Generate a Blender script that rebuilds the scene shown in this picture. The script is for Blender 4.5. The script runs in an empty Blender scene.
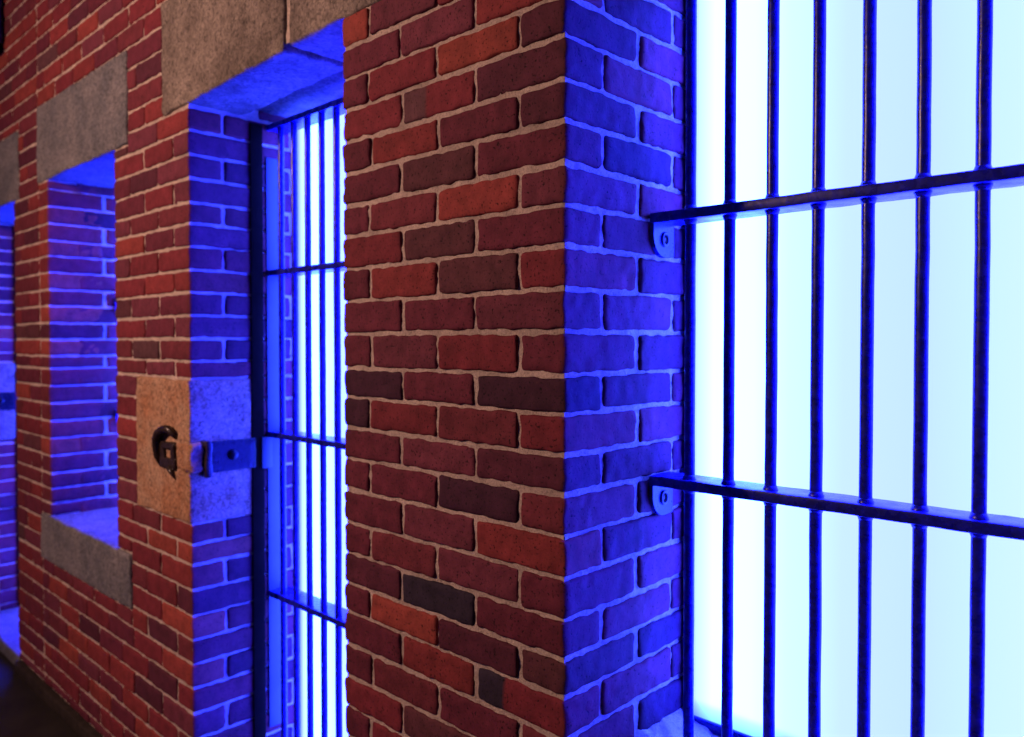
import bpy, math, random
from mathutils import Vector, noise
C = bpy.context.scene.collection
sc = bpy.context.scene
H = 1.44            # camera height above the floor; all z below are relative to the eye
# ------------------------------------------------------------------ camera
cam = bpy.data.cameras.new('camera')
co = bpy.data.objects.new('camera', cam); C.objects.link(co)
co.location = (0, -.992, H)
co.rotation_euler = (math.radians(90 - 1.17), 0, math.radians(43.62))
cam.sensor_width = 36; cam.sensor_fit = 'HORIZONTAL'
cam.lens = 790 / 1024 * 36
cam.shift_y = -10.8 / 1024
cam.dof.use_dof = True; cam.dof.focus_distance = 1.32; cam.dof.aperture_fstop = 3.6
cam.clip_start = .02
sc.camera = co
# ------------------------------------------------------------------ world, exposure
w = bpy.data.worlds.new('world'); sc.world = w; w.use_nodes = True
w.node_tree.nodes['Background'].inputs[0].default_value = (.20, .16, 1.0, 1)
w.node_tree.nodes['Background'].inputs[1].default_value = .07
sc.view_settings.view_transform = 'Standard'; sc.view_settings.look = 'None'
sc.view_settings.exposure = 0; sc.view_settings.gamma = 1
sc.view_settings.use_curve_mapping = False
# ------------------------------------------------------------------ corridor lamps
def area(name, loc, target, size, power, col):
    l = bpy.data.lights.new(name, 'AREA'); l.energy = power; l.color = col; l.size = size
    o = bpy.data.objects.new(name, l); C.objects.link(o); o.location = loc
    o.rotation_euler = (Vector(target) - Vector(loc)).to_track_quat('-Z', 'Y').to_euler()
    return o
area('corridor_lamp', (-2.95, -2.5, H + 1.15), (-1.2, 0, H - .3), .22, 88, (1, .56, .42))
# ------------------------------------------------------------------ materials
PANEL = (.86, .98, 46.0)
def mat(name, build, rough=.8, spec=.3, metal=0):
    m = bpy.data.materials.new(name); m.use_nodes = True
    nt = m.node_tree; b = nt.nodes['Principled BSDF']
    b.inputs['Roughness'].default_value = rough
    b.inputs['Specular IOR Level'].default_value = spec
    b.inputs['Metallic'].default_value = metal
    build(nt, b); return m
def N(nt, t, **k):
    n = nt.nodes.new(t)
    for a, v in k.items():
        if a in n.inputs.keys(): n.inputs[a].default_value = v
        else: setattr(n, a, v)
    return n
def ramp(nt, fac, stops):
    r = nt.nodes.new('ShaderNodeValToRGB'); e = r.color_ramp.elements
    while len(e) < len(stops): e.new(.5)
    for el, (p, c) in zip(e, stops):
        el.position = p; el.color = (c[0], c[1], c[2], 1) if hasattr(c, '__len__') else (c, c, c, 1)
    nt.links.new(fac, r.inputs[0]); return r.outputs[0]
def mul(nt, a, b, fac=1.0, mode='MULTIPLY'):
    m = nt.nodes.new('ShaderNodeMix'); m.data_type = 'RGBA'; m.blend_type = mode
    m.inputs[0].default_value = fac
    for s, v in ((6, a), (7, b)):
        if hasattr(v, 'links'): nt.links.new(v, m.inputs[s])
        else: m.inputs[s].default_value = v
    return m.outputs[2]
def geo(nt): return nt.nodes.new('ShaderNodeTexCoord').outputs['Object']
def nz(nt, scale, detail=4, rough=.6, co=None):
    n = N(nt, 'ShaderNodeTexNoise', Scale=scale, Detail=detail, Roughness=rough)
    nt.links.new(co or geo(nt), n.inputs['Vector']); return n.outputs['Fac']
def bump(nt, b, h, strength, dist):
    bp = N(nt, 'ShaderNodeBump', Strength=strength, Distance=dist)
    nt.links.new(h, bp.inputs['Height']); nt.links.new(bp.outputs[0], b.inputs['Normal'])
def add(nt, a, b_, fb=1.0):
    m = nt.nodes.new('ShaderNodeMath'); m.operation = 'MULTIPLY_ADD'
    nt.links.new(b_, m.inputs[0]); m.inputs[1].default_value = fb; nt.links.new(a, m.inputs[2]); return m.outputs[0]

def b_brick(nt, b):
    at = nt.nodes.new('ShaderNodeAttribute'); at.attribute_name = 'tint'
    c = mul(nt, at.outputs['Color'], ramp(nt, nz(nt, 22, 6, .7), [(.25, .55), (.5, .95), (.75, 1.35)]))
    c = mul(nt, c, ramp(nt, nz(nt, 190, 3, .6), [(.32, .18), (.41, 1.0), (1, 1.0)]))
    gre = nt.nodes.new('ShaderNodeMix'); gre.data_type = 'RGBA'      # lime bloom in thin smears
    f = ramp(nt, nz(nt, 55, 5, .75), [(.62, 0), (.85, .35)])
    nt.links.new(f, gre.inputs[0]); nt.links.new(c, gre.inputs[6]); gre.inputs[7].default_value = (.30, .13, .07, 1)
    nt.links.new(gre.outputs[2], b.inputs['Base Color'])
    h = add(nt, nz(nt, 60, 6, .7), ramp(nt, nz(nt, 190, 3, .6), [(.28, 0), (.42, 1.0), (1, 1)]), .6)
    bump(nt, b, h, .55, .003)
def b_mortar(nt, b):
    c = ramp(nt, nz(nt, 240, 5, .8), [(.30, (.22, .15, .12)), (.42, (.72, .58, .48)), (.62, (.98, .82, .68))])
    c = mul(nt, c, ramp(nt, nz(nt, 14, 4), [(.3, .7), (.65, 1.08)]))
    nt.links.new(c, b.inputs['Base Color'])
    bump(nt, b, nz(nt, 230, 6, .85), 1.0, .009)
def b_granite(base, stain):
    def f(nt, b):
        vo = N(nt, 'ShaderNodeTexVoronoi', Scale=170.0); nt.links.new(geo(nt), vo.inputs['Vector'])
        sp = ramp(nt, vo.outputs['Color'], [(.0, .45), (.4, .85), (.8, 1.15), (1, 1.3)])
        c = mul(nt, (base[0], base[1], base[2], 1), sp)
        c = mul(nt, c, ramp(nt, nz(nt, 70, 5, .75), [(.33, .35), (.47, 1.0), (.7, 1.25)]))
        m = nt.nodes.new('ShaderNodeMix'); m.data_type = 'RGBA'
        nt.links.new(ramp(nt, nz(nt, 6, 5, .7), [(.40, 0), (.62, .95)]), m.inputs[0])
        nt.links.new(c, m.inputs[6]); nt.links.new(mul(nt, c, (stain[0], stain[1], stain[2], 1)), m.inputs[7])
        nt.links.new(m.outputs[2], b.inputs['Base Color'])
        bump(nt, b, nz(nt, 90, 6, .75), .7, .005)
    return f
def b_iron(col, sc_=60):
    def f(nt, b):
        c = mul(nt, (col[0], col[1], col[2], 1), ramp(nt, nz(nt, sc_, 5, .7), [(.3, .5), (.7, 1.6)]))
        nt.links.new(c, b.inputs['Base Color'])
        nt.links.new(ramp(nt, nz(nt, 35, 4), [(.3, .2), (.7, .36)]), b.inputs['Roughness'])
        bump(nt, b, nz(nt, 120, 4, .6), .25, .0015)
    return f
M = {}
M['brick'] = mat('brick', b_brick, .85, .25)
M['mortar'] = mat('mortar', b_mortar, .95, .15)
M['granite'] = mat('granite', b_granite((.255, .215, .175), (.50, .48, .48)), .8, .3)
M['granite_warm'] = mat('warm_granite', b_granite((.42, .27, .165), (.85, .62, .48)), .8, .3)
M['granite_grey'] = mat('grey_granite', b_granite((.20, .195, .20), (.6, .65, .7)), .85, .25)
M['iron'] = mat('iron_blue_glare', b_iron((.008, .009, .20)), .4, .30)  # dark iron with the panels' blue glare painted into its base colour
M['rust'] = mat('rusted_iron', b_iron((.030, .020, .016), 90), .7, .3)
M['strap_iron'] = mat('dark_strap_iron', b_iron((.008, .008, .012)), .6, .25)
M['recess_shade'] = mat('jamb_recess_shade', lambda nt, b: nt.links.new(ramp(nt, nz(nt, 20, 4), [(.3, (.006, .003, .002)), (.7, (.012, .006, .004))]), b.inputs['Base Color']), .95, .05)  # near-black colour that paints the shade of a jamb recess
M['plate'] = mat('painted_plate', lambda nt, b: nt.links.new(ramp(nt, nz(nt, 5, 3), [(.3, (.035, .05, .07)), (.7, (.06, .08, .11))]), b.inputs['Base Color']), .45, .4)
M['concrete'] = mat('dark_floor', lambda nt, b: (nt.links.new(ramp(nt, nz(nt, 8, 5), [(.3, (.014, .012, .010)), (.7, (.028, .024, .020))]), b.inputs['Base Color']), bump(nt, b, nz(nt, 60, 4), .2, .003)), .75, .2)
M['kerb'] = mat('kerb_stone', lambda nt, b: (nt.links.new(ramp(nt, nz(nt, 30, 5), [(.3, (.018, .014, .011)), (.7, (.036, .028, .023))]), b.inputs['Base Color']), bump(nt, b, nz(nt, 80, 4), .4, .003)), .85, .2)
M['ceiling'] = mat('ceiling_plaster', lambda nt, b: nt.links.new(ramp(nt, nz(nt, 6, 4), [(.3, (.05, .045, .04)), (.7, (.07, .06, .055))]), b.inputs['Base Color']), .9, .1)
def b_glow(nt, b):                      # backlit acrylic sheet: colour varies from tube to tube, dimmer at its rim
    g = nt.nodes.new('ShaderNodeTexCoord').outputs['Generated']
    s = nt.nodes.new('ShaderNodeSeparateXYZ'); nt.links.new(g, s.inputs[0])
    c = ramp(nt, s.outputs[0], [(0, (.30, .45, 1)), (.022, (.62, .92, 1)), (.07, (1.0, 2.4, 1)), (.18, (.95, 2.4, 1)), (.27, (.72, 1.2, 1)),
                                (.40, (.62, .88, 1)), (.56, (.58, .83, 1)), (.68, (.62, .93, 1)), (.85, (.7, .97, 1)), (1, (.5, .8, 1))])
    z = ramp(nt, s.outputs[2], [(0, (.30, .36, 1)), (.016, (.62, .72, 1)), (.024, (1, 1, 1)), (1, (1, 1, 1))])
    c = mul(nt, c, z)
    c = mul(nt, c, (1, 1, PANEL[2], 1))
    em = nt.nodes.new('ShaderNodeEmission'); em.inputs[1].default_value = 1
    nt.links.new(c, em.inputs[0])
    nt.links.new(em.outputs[0], nt.nodes['Material Output'].inputs[0])
M['glow'] = mat('glowing_acrylic', b_glow)
# ------------------------------------------------------------------ mesh helpers
class MB:
    def __init__(s): s.v = []; s.f = []; s.m = []; s.c = []; s.hi = 0
    def addmesh(s, v, f, mi=0, col=(1, 1, 1)):
        o = len(s.v); s.v += v; s.f += [tuple(i + o for i in q) for q in f]; s.m += [mi] * len(f)
        if callable(col): s.c += [col(p) for p in v]
        else: s.c += [col] * len(v)
    def build(s, name, mats, parent=None, smooth=True, origin=None):
        me = bpy.data.meshes.new(name)
        ox, oy, oz = origin or (0, 0, 0)
        me.from_pydata([(p[0] - ox, p[1] - oy, p[2] + H - oz) for p in s.v], [], s.f)
        for m in (mats if isinstance(mats, list) else [mats]): me.materials.append(m)
        me.polygons.foreach_set('material_index', s.m)
        me.polygons.foreach_set('use_smooth', [smooth] * len(s.f))
        a = me.color_attributes.new('tint', 'FLOAT_COLOR', 'POINT')
        a.data.foreach_set('color', [x for c in s.c for x in (c[0], c[1], c[2], 1.0)])
        me.update()
        o = bpy.data.objects.new(name, me); C.objects.link(o); o.parent = parent
        if origin: o.location = origin
        return o
def axis(a, b, r, step):
    L = b - a; r = min(r, L * .45)
    n = max(1, round((L - 2 * r) / step))
    return [a, a + .35 * r] + [a + r + (L - 2 * r) * i / n for i in range(n + 1)] + [b - .35 * r, b]
def rbox(x0, x1, y0, y1, z0, z1, r=.003, step=.02, amp=0, freq=30, seed=0, steps=None, amp2=0, f2=8):
    """rounded box, gridded on all faces, worn by 3-D noise"""
    r = min(r, (x1 - x0) * .45, (y1 - y0) * .45, (z1 - z0) * .45)
    st = steps or (step,) * 3
    A = [axis(x0, x1, r, st[0]), axis(y0, y1, r, st[1]), axis(z0, z1, r, st[2])]
    n = [len(a) - 1 for a in A]; idx = {}; V = []; F = []
    lo = (x0 + r, y0 + r, z0 + r); hi = (x1 - r, y1 - r, z1 - r)
    def vid(i, j, k):
        q = (i, j, k)
        if q in idx: return idx[q]
        p = (A[0][i], A[1][j], A[2][k])
        c = [min(max(p[t], lo[t]), hi[t]) for t in range(3)]
        d = [p[t] - c[t] for t in range(3)]; l = math.sqrt(sum(e * e for e in d)) or 1
        P = [c[t] + d[t] / l * r for t in range(3)]
        if amp:
            nv = noise.noise_vector(Vector(P) * freq + Vector((seed * 7.13, seed * 3.7, 1.3 * seed)))
            for t in range(3): P[t] += nv[t] * amp
        if amp2:
            nv = noise.noise_vector(Vector(P) * f2 + Vector((seed * 2.13, seed * 5.7, 4.3 * seed)))
            for t in range(3): P[t] += nv[t] * amp2
        idx[q] = len(V); V.append(tuple(P)); return idx[q]
    for ax in range(3):
        u, v = [(1, 2), (2, 0), (0, 1)][ax]
        for side in (0, n[ax]):
            for i in range(n[u]):
                for j in range(n[v]):
                    q = []
                    for a, b in ((i, j), (i + 1, j), (i + 1, j + 1), (i, j + 1)):
                        t = [0, 0, 0]; t[ax] = side; t[u] = a; t[v] = b; q.append(vid(*t))
                    F.append(tuple(q if side else q[::-1]))
    return V, F
def box(mb, *a, mi=0, col=(1, 1, 1), **k):
    v, f = rbox(*a, **k); mb.addmesh(v, f, mi, col)
def tube(mb, pts, r, seg=16, closed=False, taper=None, bumps=0):
    pts = [Vector(p) for p in pts]; V = []; F = []; n = len(pts)
    up = None
    for i, p in enumerate(pts):
        a = pts[(i - 1) % n] if (i or closed) else p; b = pts[(i + 1) % n] if (i < n - 1 or closed) else p
        t = (b - a).normalized()
        if up is None: up = t.orthogonal().normalized()
        up = (up - t * up.dot(t)).normalized(); s = t.cross(up)
        rr = r if not taper else taper[i]
        for k in range(seg):
            an = 2 * math.pi * k / seg
            q = p + (up * math.cos(an) + s * math.sin(an)) * rr
            if bumps: q += noise.noise_vector(q * 40) * bumps
            V.append(tuple(q))
    for i in range(n if closed else n - 1):
        for k in range(seg):
            a = i * seg + k; b = i * seg + (k + 1) % seg; c = ((i + 1) % n) * seg
            F.append((a, b, c + (k + 1) % seg, c + k))
    if not closed:
        F.append(tuple(range(seg))[::-1]); F.append(tuple((n - 1) * seg + k for k in range(seg)))
    mb.addmesh(V, F)
def sheet(mb, o, u, v, nrm, lu, lv, step, amp, mi=1):
    """rough sheet of mortar: o + u*s + v*t, pushed along nrm by noise"""
    nu = max(2, int(lu / step)); nv = max(2, int(lv / step)); V = []; F = []
    o, u, v, nrm = Vector(o), Vector(u), Vector(v), Vector(nrm)
    for i in range(nu + 1):
        for j in range(nv + 1):
            p = o + u * (lu * i / nu) + v * (lv * j / nv)
            h = noise.noise(p * 38) * .6 + noise.noise(p * 110) * .5
            p = p + nrm * h * amp; V.append(tuple(p))
    flip = u.cross(v).dot(nrm) < 0
    for i in range(nu):
        for j in range(nv):
            a = i * (nv + 1) + j; q = (a, a + nv + 1, a + nv + 2, a + 1)
            F.append(q[::-1] if flip else q)
    mb.addmesh(V, F, mi)
def tag(o, label, cat, group=None, kind=None):
    if label: o['label'] = label
    if cat: o['category'] = cat
    if group: o['group'] = group
    if kind: o['kind'] = kind
    return o
def thing(name, loc, label, cat, group=None):
    o = bpy.data.objects.new(name, None); C.objects.link(o); o.location = (loc[0], loc[1], loc[2] + H)
    o.empty_display_size = .05
    tag(o, label, cat, group); bpy.context.view_layer.update(); return o
def part(mb, name, m, parent, **k):
    """a part whose mesh is stored relative to its thing"""
    l = parent.matrix_world.translation if parent.parent is None else Vector((0, 0, 0))
    if parent.parent is None:
        o = mb.build(name, m, parent, **k); o.location = -parent.location
    else:
        o = mb.build(name, m, parent, **k)
    return o
# ------------------------------------------------------------------ bricks
PAL = {  # fired-clay colours (albedo)
 'm': (0.121, 0.019, 0.036), 'r': (0.172, 0.023, 0.033), 'R': (0.209, 0.031, 0.033), 'o': (0.279, 0.052, 0.039), 'O': (0.237, 0.040, 0.035),
 'd': (0.086, 0.017, 0.033), 'p': (0.140, 0.028, 0.047), 'b': (0.100, 0.029, 0.038), 'g': (0.100, 0.039, 0.047), 'c': (0.028, 0.019, 0.035), 'k': (0.054, 0.014, 0.032), 'n': (0.144, 0.024, 0.035)}
def colour(code, rnd):
    c = PAL[code]; s = 1 + rnd.uniform(-.12, .12)
    return tuple(x * s for x in c)
def randcode(rnd): return rnd.choices('mrRoOdpbgcn', [18, 26, 14, 3, 7, 7, 12, 3, 1.5, .4, 18])[0]
wall = MB()
rnd = random.Random(11)
T = .0037                                   # half joint
def brick(x0, x1, y0, y1, z0, z1, code=None, split=None, fine=1, face='y'):
    j = lambda a: rnd.uniform(-a, a)
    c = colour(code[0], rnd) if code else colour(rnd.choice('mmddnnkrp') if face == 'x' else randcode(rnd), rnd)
    col = c
    if split:
        c2 = colour(split[1], rnd); xs = x0 + (x1 - x0) * split[0]
        col = lambda p: c if p[0] < xs else c2
    st = (.0085, .0085, .0085) if fine == 2 else (.014, .02, .013) if fine == 1 else (.04, .05, .02)
    st = list(st)
    if face == 'y': st[1] = max(st[1], .03) if y1 - y0 < .06 else st[1]
    r = rnd.uniform(.005, .0085) if fine else .006
    box(wall, x0 + j(.0012), x1 + j(.0012), y0 + j(.0012), y1, z0 + j(.0015), z1 + j(.0015), r=r, steps=st,
        amp=.0029 if fine else .002, freq=46, amp2=.0017, f2=14, seed=rnd.uniform(0, 90), col=col)
# stones built into the wall: x0,x1,z0,z1
ST = {'lintel_a': (-2.38, -1.688, .668, 1.0), 'lintel_b': (-1.664, -.98, .70, 1.0), 'lintel_mid': (-3.58, -2.65, .633, .935),
      'lintel_far': (-5.10, -3.838, .605, .895), 'sill_mid': (-3.575, -2.65, -.872, -.69), 'block': (-2.588, -2.208, -.522, -.107),
      'block_far': (-4.95, -4.67, -.50, -.105),
      'lintel_win': (-.96, .08, .72, 1.0), 'sill_win': (-.93, .05, -.93, -.752)}
OP = {'window': (-.826, -.058, -.752, .72), 'door': (-2.208, -1.452, -1.385, .70), 'midwin': (-3.458, -2.768, -.69, .633), 'fardoor': (-4.67, -3.918, -1.385, .605)}
def spans(z0, z1, xa, xb):
    """free stretches of a course with the height left between the stones"""
    zm = [s for s in list(ST.values()) + list(OP.values())]
    xs = sorted({xa, xb} | {x for s in zm for x in s[:2] if xa < x < xb}); out = []
    for a, b in zip(xs, xs[1:]):
        lo, hi = z0, z1; xm = (a + b) / 2
        for s in zm:
            if s[0] <= xm <= s[1] and s[2] < hi - 1e-6 and s[3] > lo + 1e-6:
                if s[2] <= lo + .012 and s[3] >= hi - .012: hi = lo; break
                if s[2] > lo + .012: hi = min(hi, s[2])
                elif s[3] < hi: lo = s[3]
        if hi - lo < .02 or b - a < .03: continue
        if out and abs(out[-1][1] - a) < 1e-6 and out[-1][2] == lo and out[-1][3] == hi: out[-1][1] = b
        else: out.append([a, b, lo, hi])
    return out
L, Lh = .2135, .1045
def lay(xa, xb, za, zb, par, fine, codes=None, edgeL=False, edgeR=False, phase=0.0):
    """one stretch of a course from its right end leftwards; par 0: header at the right end, 1: stretcher"""
    xs = [xb]; x = xb - (Lh if par == 0 else L) - phase
    while x > xa + .05: xs.append(x); x -= L + rnd.uniform(-.004, .004)
    xs.append(xa); xs = xs[::-1]
    n = len(xs) - 1
    for i in range(n):
        a = xs[i] + (T if i or not edgeL else .0); b = xs[i + 1] - (T if i < n - 1 or not edgeR else .0)
        dep = .05
        if i == n - 1 and edgeR or i == 0 and edgeL: dep = .203 if (b - a) < .15 else .100
        cd = None; sp = None
        if codes and i < len(codes):
            cd = codes[i]
            if len(cd) == 2: sp = (.36 if cd != 'cr' else .34, cd[1])
        brick(a, b, 0, dep, za + T, zb - T, cd, sp, fine)
def reveal(x, sgn, za, zb, par, fine, ymax=.40, first=None):
    """bricks of a jamb behind the corner brick; sgn +1: the jamb faces +x"""
    ys = [.213, ymax] if par == 0 else [.1045, .325, ymax]
    for a, b in zip(ys, ys[1:]):
        if b - a < .03: continue
        x0, x1 = (x - .05, x) if sgn > 0 else (x, x + .05)
        brick(x0, x1, a + T, b - T, za + T, zb - T, None, None, fine, 'x')
# --- the near pier, course by course from the top (colours read off each brick, left to right)
ZR = [.700, .631, .564, .498, .4265, .3615, .291, .225, .1565, .086, .0165, -.0565, -.120, -.188, -.2535, -.322, -.3915, -.4615, -.5275, -.5905, -.661, -.730, -.798]
PIER = ['oprO', 'mpR', 'mrod', 'rgd', 'mRmd', 'mbm', 'mnOp', 'rbm', 'mRbr', 'mmp', 'mprm', 'kmk', 'krnr', 'mpd', 'mmkn', 'mpR', 'mnpm', 'dcm', 'modb', 'mR?', 'mnmn', 'rbr', 'mrmn']
SPL = {3: {1: 'gr'}, 19: {2: 'cr'}}
z = ZR[-1]
while z > -1.385: z -= .068; ZR.append(max(z, -1.385))
for k in range(len(ZR) - 1):
    zb, za = ZR[k], ZR[k + 1]; par = k % 2     # k=0: header first (A), then stretchers (B)
    if zb - za < .02: continue
    s = list(PIER[k]) if k < len(PIER) else None
    if s:
        for i, v in SPL.get(k, {}).items(): s[i] = v
        s = [c if c != '?' else 'cr' for c in s]
    lay(-1.453, -.826, za, zb, par, 2, s, True, True)
    if za > -.80: reveal(-.826, 1, za, zb, par, 2)
    reveal(-1.453, -1, za, zb, par, 0)
# --- everything left of the door
ZL = [1.0025 + .0675 * i for i in range(16, 0, -1)] + [1.0025, .935, .8675, .80, .7325, .665, .598, .531, .464, .397, .336, .272, .204, .140, .073, .008, -.057, -.107,
      -.176, -.245, -.314, -.383, -.452, -.522, -.582, -.641, -.714, -.787, -.857, -.929, -.998, -1.070, -1.145, -1.213, -1.28, -1.385 + .035, -1.385]
i0 = ZL.index(.531)
for k in range(len(ZL) - 1):
    zb, za = ZL[k], ZL[k + 1]; par = (k - i0 + 1) % 2     # course just under .531 has the header joint on the jamb
    if zb - za < .02: continue
    for a, b, lo, hi in spans(za, zb, -5.6, -1.453):
        atR = any(abs(b - o[0]) < .004 and o[2] < lo + .01 < o[3] for o in OP.values())
        atL = any(abs(a - o[1]) < .004 and o[2] < lo + .01 < o[3] for o in OP.values())
        mine = abs(b - (-1.453)) < 1e-6
        lay(a, b, lo, hi, par, 1 if b > -4.5 else 0, None, atL, atR, 0 if atR else (.03 if k % 3 else .09))
    for o in ('door', 'midwin', 'fardoor'):
        x0, x1, z0, z1 = OP[o]
        if za > z0 - .03 and zb < z1 + .04:
            if o == 'door' and za >= -.53 and zb <= -.10: pass
            elif o == 'fardoor' and za >= -.53 and zb <= -.10: pass
            else: reveal(x0, 1, za, zb, par, 1)
            if o != 'door': reveal(x1, -1, za, zb, par, 0)
# second half of the jamb behind the granite blocks
for xj in (-2.208, -4.67):
    for k in range(6): reveal(xj, 1, -.107 - .069 * (k + 1), -.107 - .069 * k, 0, 1)
# --- to the right of the near window and above it (beyond the frame)
for k in range(len(ZR) - 1):
    zb, za = ZR[k], ZR[k + 1]
    if zb - za < .02: continue
    for a, b, lo, hi in spans(za, zb, -.824, 1.3):
        lay(a, b, lo, hi, k % 2, 0, None, abs(a + .058) < .004, False, .02)
for i in range(19):
    za, zb = .70 + .0675 * i, .70 + .0675 * (i + 1)
    for a, b, lo, hi in spans(za, zb, -1.451, 1.3): lay(a, b, lo, hi, i % 2, 0, None, False, False, .05)
# --- mortar between the bricks and the thickness of the wall
REC = .0052
def front(xa, xb, za, zb, step): sheet(wall, (xa, REC, za), (1, 0, 0), (0, 0, 1), (0, -1, 0), xb - xa, zb - za, step, .0035)
def jamb(x, sgn, za, zb, step, ya=0.0): sheet(wall, (x - sgn * REC, ya + (REC if ya == 0 else 0), za), (0, 1, 0), (0, 0, 1), (sgn, 0, 0), .46 - ya, zb - za, step, .0035)
front(-1.453 + REC, -.826 - REC, -1.385, .70, .005)
front(-5.6, -4.67, -1.385, 2.08, .03); front(-4.67, -3.918, .605, 2.08, .02)
front(-3.918 + REC, -3.458 - REC, -1.385, .70, .01); front(-3.918, -2.208, .70, 2.08, .012)
front(-2.768 + REC, -2.208 - REC, -1.385, .70, .008); front(-3.458 - REC, -2.768 + REC, -1.385, -.75, .01)
front(-2.208, 1.3, .705, 2.08, .02); front(-.826 - REC, -.05, -1.385, -.80, .02); front(-.058, 1.3, -1.385, .78, .02)
jamb(-.826, 1, -.80, .75, .005); jamb(-1.453, -1, -1.385, .75, .01)
jamb(-2.208, 1, -1.385, .72, .007); jamb(-2.768, -1, -.75, .68, .012)
jamb(-3.458, 1, -.75, .68, .01); jamb(-3.918, -1, -1.385, .66, .012)
jamb(-4.67, 1, -1.385, .66, .01); jamb(-.058, -1, -.80, .75, .02)
def core(x0, x1, y0, y1, z0, z1):
    V = [(x, y, z_) for x in (x0, x1) for y in (y0, y1) for z_ in (z0, z1)]
    wall.addmesh(V, [(0, 1, 3, 2), (4, 6, 7, 5), (0, 4, 5, 1), (2, 3, 7, 6), (0, 2, 6, 4), (1, 5, 7, 3)], 1)
e = .016
for x0, x1 in ((-5.6, -4.67), (-3.918, -3.458), (-2.768, -2.208), (-1.453, -.826), (-.058, 1.3)):
    core(x0 + (e if x0 > -5.5 else 0), x1 - (e if x1 < 1.2 else 0), e, .46, -1.42, 2.08)
for x0, x1, z0, z1 in ((-5.2, -.0, .735, 2.07), (-3.5, -2.7, -1.41, -.78), (-.87, 0.0, -1.41, -.84), (-4.7, -3.88, .66, .75), (-3.5, -2.7, .69, .75)):
    core(x0, x1, .02, .455, z0, z1)
wo = wall.build('wall_back', [M['brick'], M['mortar']]); wo['kind'] = 'structure'
# ------------------------------------------------------------------ floor, kerb, ceiling
m = MB(); box(m, -6.5, 2.2, -3.6, .46, -H - .1, -H, r=.002, step=.5); o = m.build('floor', M['concrete'], smooth=False); o['kind'] = 'structure'
m = MB()
for x0, x1 in ((-5.6, -4.672), (-3.916, -2.212), (-1.449, 1.3)): box(m, x0, x1, -.02, .02, -H, -1.388, r=.008, step=.04, amp=.003, freq=20)
o = m.build('baseboard_back', M['kerb']); o['kind'] = 'structure'
m = MB(); box(m, -6.5, 2.2, -3.6, .46, 2.08, 2.16, r=.002, step=.5); o = m.build('ceiling', M['ceiling'], smooth=False); o['kind'] = 'structure'
# ------------------------------------------------------------------ stones
def stone(name, x0, x1, y0, y1, z0, z1, mt, label, cat, r=.008, step=.02, amp=.004, group=None, seed=1, amp2=.003, extra=None, rise=0):
    m = MB(); box(m, x0, x1, y0, y1, z0, z1, r=r, step=step, amp=amp, freq=28, seed=seed, amp2=amp2, f2=7)
    if extra: extra(m)
    if rise: m.v = [(p[0], p[1], p[2] + rise * (p[0] - x0) * (z1 - p[2]) / (z1 - z0)) for p in m.v]
    c = ((x0 + x1) / 2, (y0 + y1) / 2, z0 + H)
    o = m.build(name, mt, origin=(c[0], c[1], c[2]))
    return tag(o, label, cat, group)
stone('stone_lintel', -2.38, -1.688, -.003, .175, .668, 1.0, M['granite'], 'big tan granite lintel stone over the left end of the barred door', 'lintel', step=.014, seed=2, rise=.030,
      extra=lambda m: box(m, -2.215, -1.672, .186, .42, .690, .98, r=.01, step=.03, amp=.004))
stone('stone_lintel', -1.664, -.98, -.003, .175, .690, 1.0, M['granite'], 'brown granite lintel stone at the top edge resting on the near red brick pier', 'lintel', step=.014, seed=3, rise=.022,
      extra=lambda m: box(m, -1.664, -1.44, .186, .42, .704, .98, r=.01, step=.03, amp=.004))
stone('stone_lintel', -3.58, -2.65, -.003, .42, .633, .935, M['granite_grey'], 'grey stone lintel over the narrow blue-lit window left of the barred door', 'lintel', step=.022, seed=4)
stone('stone_lintel', -5.10, -3.838, -.003, .42, .605, .895, M['granite_grey'], 'grey stone lintel cut off by the left edge of the picture', 'lintel', step=.03, seed=5)
stone('stone_lintel', -.96, .08, -.003, .42, .72, 1.0, M['granite'], 'granite lintel above the large barred window on the right', 'lintel', step=.03, seed=6)
stone('window_sill', -3.575, -2.65, -.006, .42, -.872, -.69, M['granite_grey'], 'grey stone sill under the narrow blue-lit window', 'sill', step=.022, seed=7)
def heap(m):
    V = []; F = []; nu, nv = 60, 22
    for i in range(nu + 1):
        for j in range(nv + 1):
            y = .02 + .35 * i / nu; s = j / nv; x = -.84 + .135 * s
            h = (1 - s) ** 1.6 * (.036 + .016 * noise.noise(Vector((y * 11, 3, 1)))) + .010 * noise.noise(Vector((x * 30, y * 30, 5))) + .005 * noise.noise(Vector((x * 60, y * 60, 9)))
            V.append((x, y, -.758 + max(h, -.004) * (1 - s ** 3) + .002))
    for i in range(nu):
        for j in range(nv):
            a = i * (nv + 1) + j; F.append((a, a + nv + 1, a + nv + 2, a + 1)[::-1])
    m.addmesh(V, F, 0)
sl = stone('window_sill', -.93, .05, -.006, .42, -.93, -.752, M['granite'], 'blue-lit stone sill below the large barred window on the right', 'sill', step=.016, seed=8)
m = MB(); heap(m); hp = m.build('mortar_fillet', M['mortar'], sl); hp.location = [-c for c in sl.location]
def patch(m): pass
gb = stone('granite_block', -2.588, -2.206, -.004, .19, -.520, -.110, M['granite_warm'], 'tan granite block set in the brick jamb behind the iron lock staple', 'stone', step=.011, seed=9, r=.006, amp=.003)
m = MB(); box(m, -2.282, -2.180, -.009, .03, -.372, -.288, r=.01, step=.008, amp=.008, freq=45, seed=3, amp2=.006)
pt = m.build('patched_chip', M['granite_warm'], gb); pt.location = [-c for c in gb.location]; pt['label'] = 'paler rough patch on the block edge'
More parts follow.
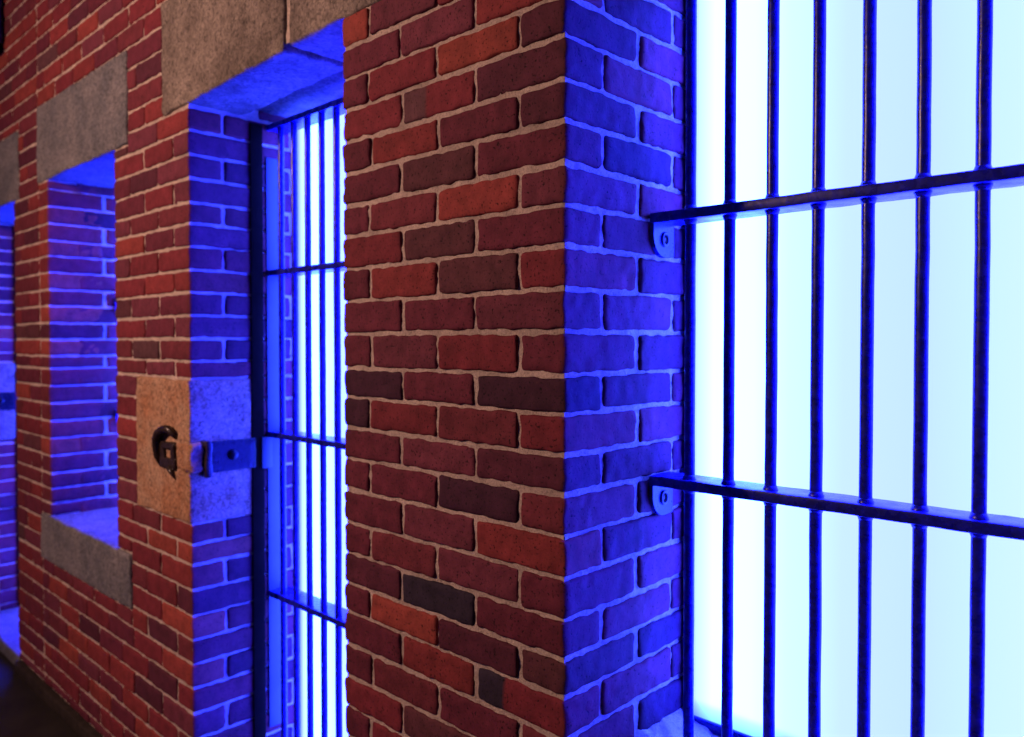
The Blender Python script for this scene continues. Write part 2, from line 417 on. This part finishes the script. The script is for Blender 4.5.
stone('granite_block', -4.95, -4.664, -.004, .19, -.50, -.108, M['granite'], 'blue-lit granite block in the jamb at the left edge', 'stone', step=.03, seed=10)
stone('threshold_stone', -4.665, -3.923, .0, .42, -H + .002, -1.375, M['granite_grey'], 'blue-lit threshold stone at the bottom left corner', 'threshold', step=.03, seed=12, amp=.002, amp2=.001)
stone('threshold_stone', -2.203, -1.458, .0, .42, -H + .002, -1.375, M['granite_grey'], 'threshold stone under the tall barred door', 'threshold', step=.03, seed=13, amp=.002, amp2=.001)
# ------------------------------------------------------------------ glowing panels
def panel(x0, x1, z0, z1, label, yf=.365, wf=.008):
    t = thing('light_panel', ((x0 + x1) / 2, yf + .03, z0), label, 'light panel', 'glowing panels behind the bars')
    m = MB(); box(m, x0 + .004, x1 - .004, yf + .012, yf + .07, z0 + .002, z1 - .002, r=.003, step=.3)
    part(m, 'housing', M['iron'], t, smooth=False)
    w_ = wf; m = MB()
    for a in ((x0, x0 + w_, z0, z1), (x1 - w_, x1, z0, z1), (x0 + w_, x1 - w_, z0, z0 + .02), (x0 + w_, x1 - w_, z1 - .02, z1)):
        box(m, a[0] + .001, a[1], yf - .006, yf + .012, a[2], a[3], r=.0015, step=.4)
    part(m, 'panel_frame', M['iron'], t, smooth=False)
    m = MB(); V = [(x0 + w_, yf, z0 + .02), (x1 - w_, yf, z0 + .02), (x1 - w_, yf, z1 - .02), (x0 + w_, yf, z1 - .02)]
    V += [(a, b + .01, c) for a, b, c in V]
    m.addmesh(V, [(0, 1, 2, 3), (5, 4, 7, 6), (0, 4, 5, 1), (1, 5, 6, 2), (2, 6, 7, 3), (3, 7, 4, 0)])
    part(m, 'diffuser', M['glow'], t, smooth=False)
    return t
panel(-.822, -.062, -.752, .715, 'white glowing panel filling the large barred window on the right')
panel(-2.204, -1.457, -1.372, .690, 'white glowing panel behind the tall barred door in the middle', .345, .003)
panel(-3.454, -2.772, -.688, .628, 'glowing panel hidden inside the narrow window left of the door')
panel(-4.666, -3.922, -1.372, .600, 'glowing panel inside the doorway at the left edge')
# ------------------------------------------------------------------ iron grilles
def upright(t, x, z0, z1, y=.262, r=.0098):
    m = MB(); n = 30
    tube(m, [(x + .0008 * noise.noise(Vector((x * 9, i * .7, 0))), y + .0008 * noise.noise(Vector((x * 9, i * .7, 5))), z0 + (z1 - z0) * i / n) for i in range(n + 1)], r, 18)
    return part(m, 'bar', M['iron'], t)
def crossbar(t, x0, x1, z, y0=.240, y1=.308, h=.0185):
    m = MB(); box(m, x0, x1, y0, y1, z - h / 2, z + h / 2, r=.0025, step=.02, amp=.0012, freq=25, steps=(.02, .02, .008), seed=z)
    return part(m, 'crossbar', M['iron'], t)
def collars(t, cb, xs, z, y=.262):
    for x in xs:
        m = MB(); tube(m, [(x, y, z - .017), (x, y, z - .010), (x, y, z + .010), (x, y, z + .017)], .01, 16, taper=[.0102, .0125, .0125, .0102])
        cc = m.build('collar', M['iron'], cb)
def tab(cb, x, sgn, z, drop=.070):
    """flat ear bent down from the crossbar on to the jamb, with a bolt eye"""
    m = MB(); prof = []
    y0, y1 = .244, .312; zt, zb = z - .006, z - drop
    pts = [(y0, zt)]
    for i in range(9):
        a = math.pi * (1 + .5 * i / 8); pts.append((y0 + .038 + .038 * math.cos(a), zb + .04 + .04 * math.sin(a)))
    pts += [(y1, zb + .002), (y1, zt)]
    xi, xo = x, x + sgn * .009; n = len(pts)
    V = [(xi, a, b) for a, b in pts] + [(xo, a, b) for a, b in pts]
    F = [tuple(range(n)), tuple(range(n, 2 * n))[::-1]] + [(i, i + n, (i + 1) % n + n, (i + 1) % n) for i in range(n)]
    if sgn < 0: F = [f[::-1] for f in F]
    m.addmesh(V, F, 0)
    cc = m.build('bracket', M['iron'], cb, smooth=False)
    m = MB(); yc, zc = .280, z - drop * .52
    ring = [(xo + sgn * .0015, yc + .0095 * math.cos(i * math.pi / 10), zc + .0115 * math.sin(i * math.pi / 10)) for i in range(20)]
    tube(m, ring, .0028, 8, closed=True)
    m.build('bolt_eye', M['plate'], cb)
    m = MB(); tube(m, [(xo - sgn * .004, yc, zc), (xo + sgn * .0012, yc, zc)], .008, 14); m.build('bolt', M['rust'], cb)
def grille(name, x0, x1, z0, z1, xs, zs, label, cat, group, tabs=True, detail=True):
    t = thing(name, ((x0 + x1) / 2, .27, z0), label, cat, group)
    for x in xs: upright(t, x, z0, z1)
    for z_ in zs:
        cb = crossbar(t, x0 + .002, x1 - .002, z_)
        if detail: collars(t, cb, xs, z_)
        if tabs: tab(cb, x0, 1, z_); tab(cb, x1, -1, z_)
    return t
WX = [-.751 + .0772 * i for i in range(9)]
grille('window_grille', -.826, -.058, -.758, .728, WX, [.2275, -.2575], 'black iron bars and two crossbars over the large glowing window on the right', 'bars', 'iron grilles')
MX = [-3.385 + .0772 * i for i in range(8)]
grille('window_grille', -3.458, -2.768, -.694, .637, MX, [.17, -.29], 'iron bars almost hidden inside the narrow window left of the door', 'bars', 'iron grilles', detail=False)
def gate(x0, x1, top, label):
    t = thing('door_grille', ((x0 + x1) / 2, .27, -1.372), label, 'barred door', 'barred doors')
    xs = [x0 + .070 + .0727 * i for i in range(9)]
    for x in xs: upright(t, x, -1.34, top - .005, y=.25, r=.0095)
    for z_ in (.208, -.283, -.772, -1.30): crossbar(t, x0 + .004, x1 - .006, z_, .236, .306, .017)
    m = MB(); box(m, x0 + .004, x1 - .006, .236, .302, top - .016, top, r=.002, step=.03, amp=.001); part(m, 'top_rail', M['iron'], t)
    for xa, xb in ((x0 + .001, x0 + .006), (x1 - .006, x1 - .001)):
        m = MB(); box(m, xa, xb, .186, .226, -1.37, top, r=.002, step=.05); part(m, 'shade_strip', M['recess_shade'], t)  # thin dark strip in place of a shaded recess in the jamb
    return t
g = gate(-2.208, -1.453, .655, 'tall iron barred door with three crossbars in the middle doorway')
m = MB(); box(m, -2.2075, -2.196, .214, .250, -.385, -.290, r=.002, step=.03); part(m, 'latch_plate', M['plate'], g)
m = MB(); box(m, -2.2085, -2.2035, .238, .296, -1.19, .56, r=.0015, step=.08); part(m, 'jamb_plate', M['plate'], g)
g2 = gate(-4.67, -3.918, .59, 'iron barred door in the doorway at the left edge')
# ------------------------------------------------------------------ lock straps and staple
def strap(x, label, zc=-.335):
    t = thing('lock_strap', (x, .1, zc - .045), label, 'strap', 'iron lock straps')
    m = MB(); box(m, x - .002, x + .008, .045, .196, zc - .045, zc + .045, r=.003, step=.02, amp=.0015)
    part(m, 'plate', M['strap_iron'], t)
    m = MB(); box(m, x - .004, x + .040, .026, .044, zc - .052, zc + .052, r=.004, step=.012, amp=.003); part(m, 'knuckle', M['rust'], t)
    for a, b in ((.018, .044), (-.044, -.018)):
        m = MB(); box(m, x + .010, x + .020, .045, .055, zc + a, zc + b, r=.002, step=.02); part(m, 'hinge_lug', M['plate'], t)
    m = MB()
    V = [(.0085, .019), (.016, .017), (.021, .011), (.0225, .0001)]
    tube(m, [(x + a, .122, zc + .002) for a, _ in V], .01, 18, taper=[r_ * .85 for _, r_ in V]); part(m, 'rivet', M['strap_iron'], t)
strap(-2.206, 'iron strap plate bolted across the tan granite block beside the barred door')
strap(-4.666, 'dark iron strap across the blue-lit jamb at the left edge', -.305)
t = thing('lock_staple', (-2.33, -.01, -.38), 'rusty iron staple with square eye and curved hook on the tan granite block', 'staple')
m = MB()
box(m, -2.392, -2.362, -.013, .0, -.374, -.298, r=.004, step=.01, amp=.003); box(m, -2.318, -2.288, -.013, .0, -.376, -.294, r=.004, step=.01, amp=.003)
box(m, -2.392, -2.288, -.014, .0, -.317, -.296, r=.004, step=.01, amp=.003); box(m, -2.392, -2.288, -.014, .0, -.374, -.343, r=.004, step=.01, amp=.003)
part(m, 'square_eye', M['rust'], t)
m = MB()
pts = [(-2.402, -.006, -.372), (-2.414, -.010, -.345), (-2.412, -.014, -.318), (-2.400, -.018, -.292), (-2.376, -.020, -.270), (-2.345, -.020, -.258), (-2.316, -.018, -.256), (-2.296, -.012, -.266), (-2.288, -.004, -.283)]
tube(m, pts, .014, 12, taper=[.004, .008, .011, .013, .013, .012, .011, .009, .005], bumps=.003); part(m, 'hook', M['rust'], t)
m = MB(); tube(m, [(-2.325, -.012, -.37), (-2.308, -.010, -.385), (-2.297, -.004, -.402)], .009, 10, taper=[.010, .008, .003], bumps=.002); part(m, 'tail', M['rust'], t)
# ------------------------------------------------------------------ dark fitting, upper left
t = thing('wall_fitting', (-4.16, -.05, 1.29), 'black metal fitting high on the brick wall at the upper left corner', 'fitting')
m = MB(); box(m, -4.25, -4.005, -.10, -.004, 1.30, 1.86, r=.02, step=.05); part(m, 'body', M['iron'], t)
m = MB(); box(m, -4.23, -4.025, -.09, -.02, 1.27, 1.31, r=.012, step=.03); part(m, 'lower_cap', M['iron'], t)
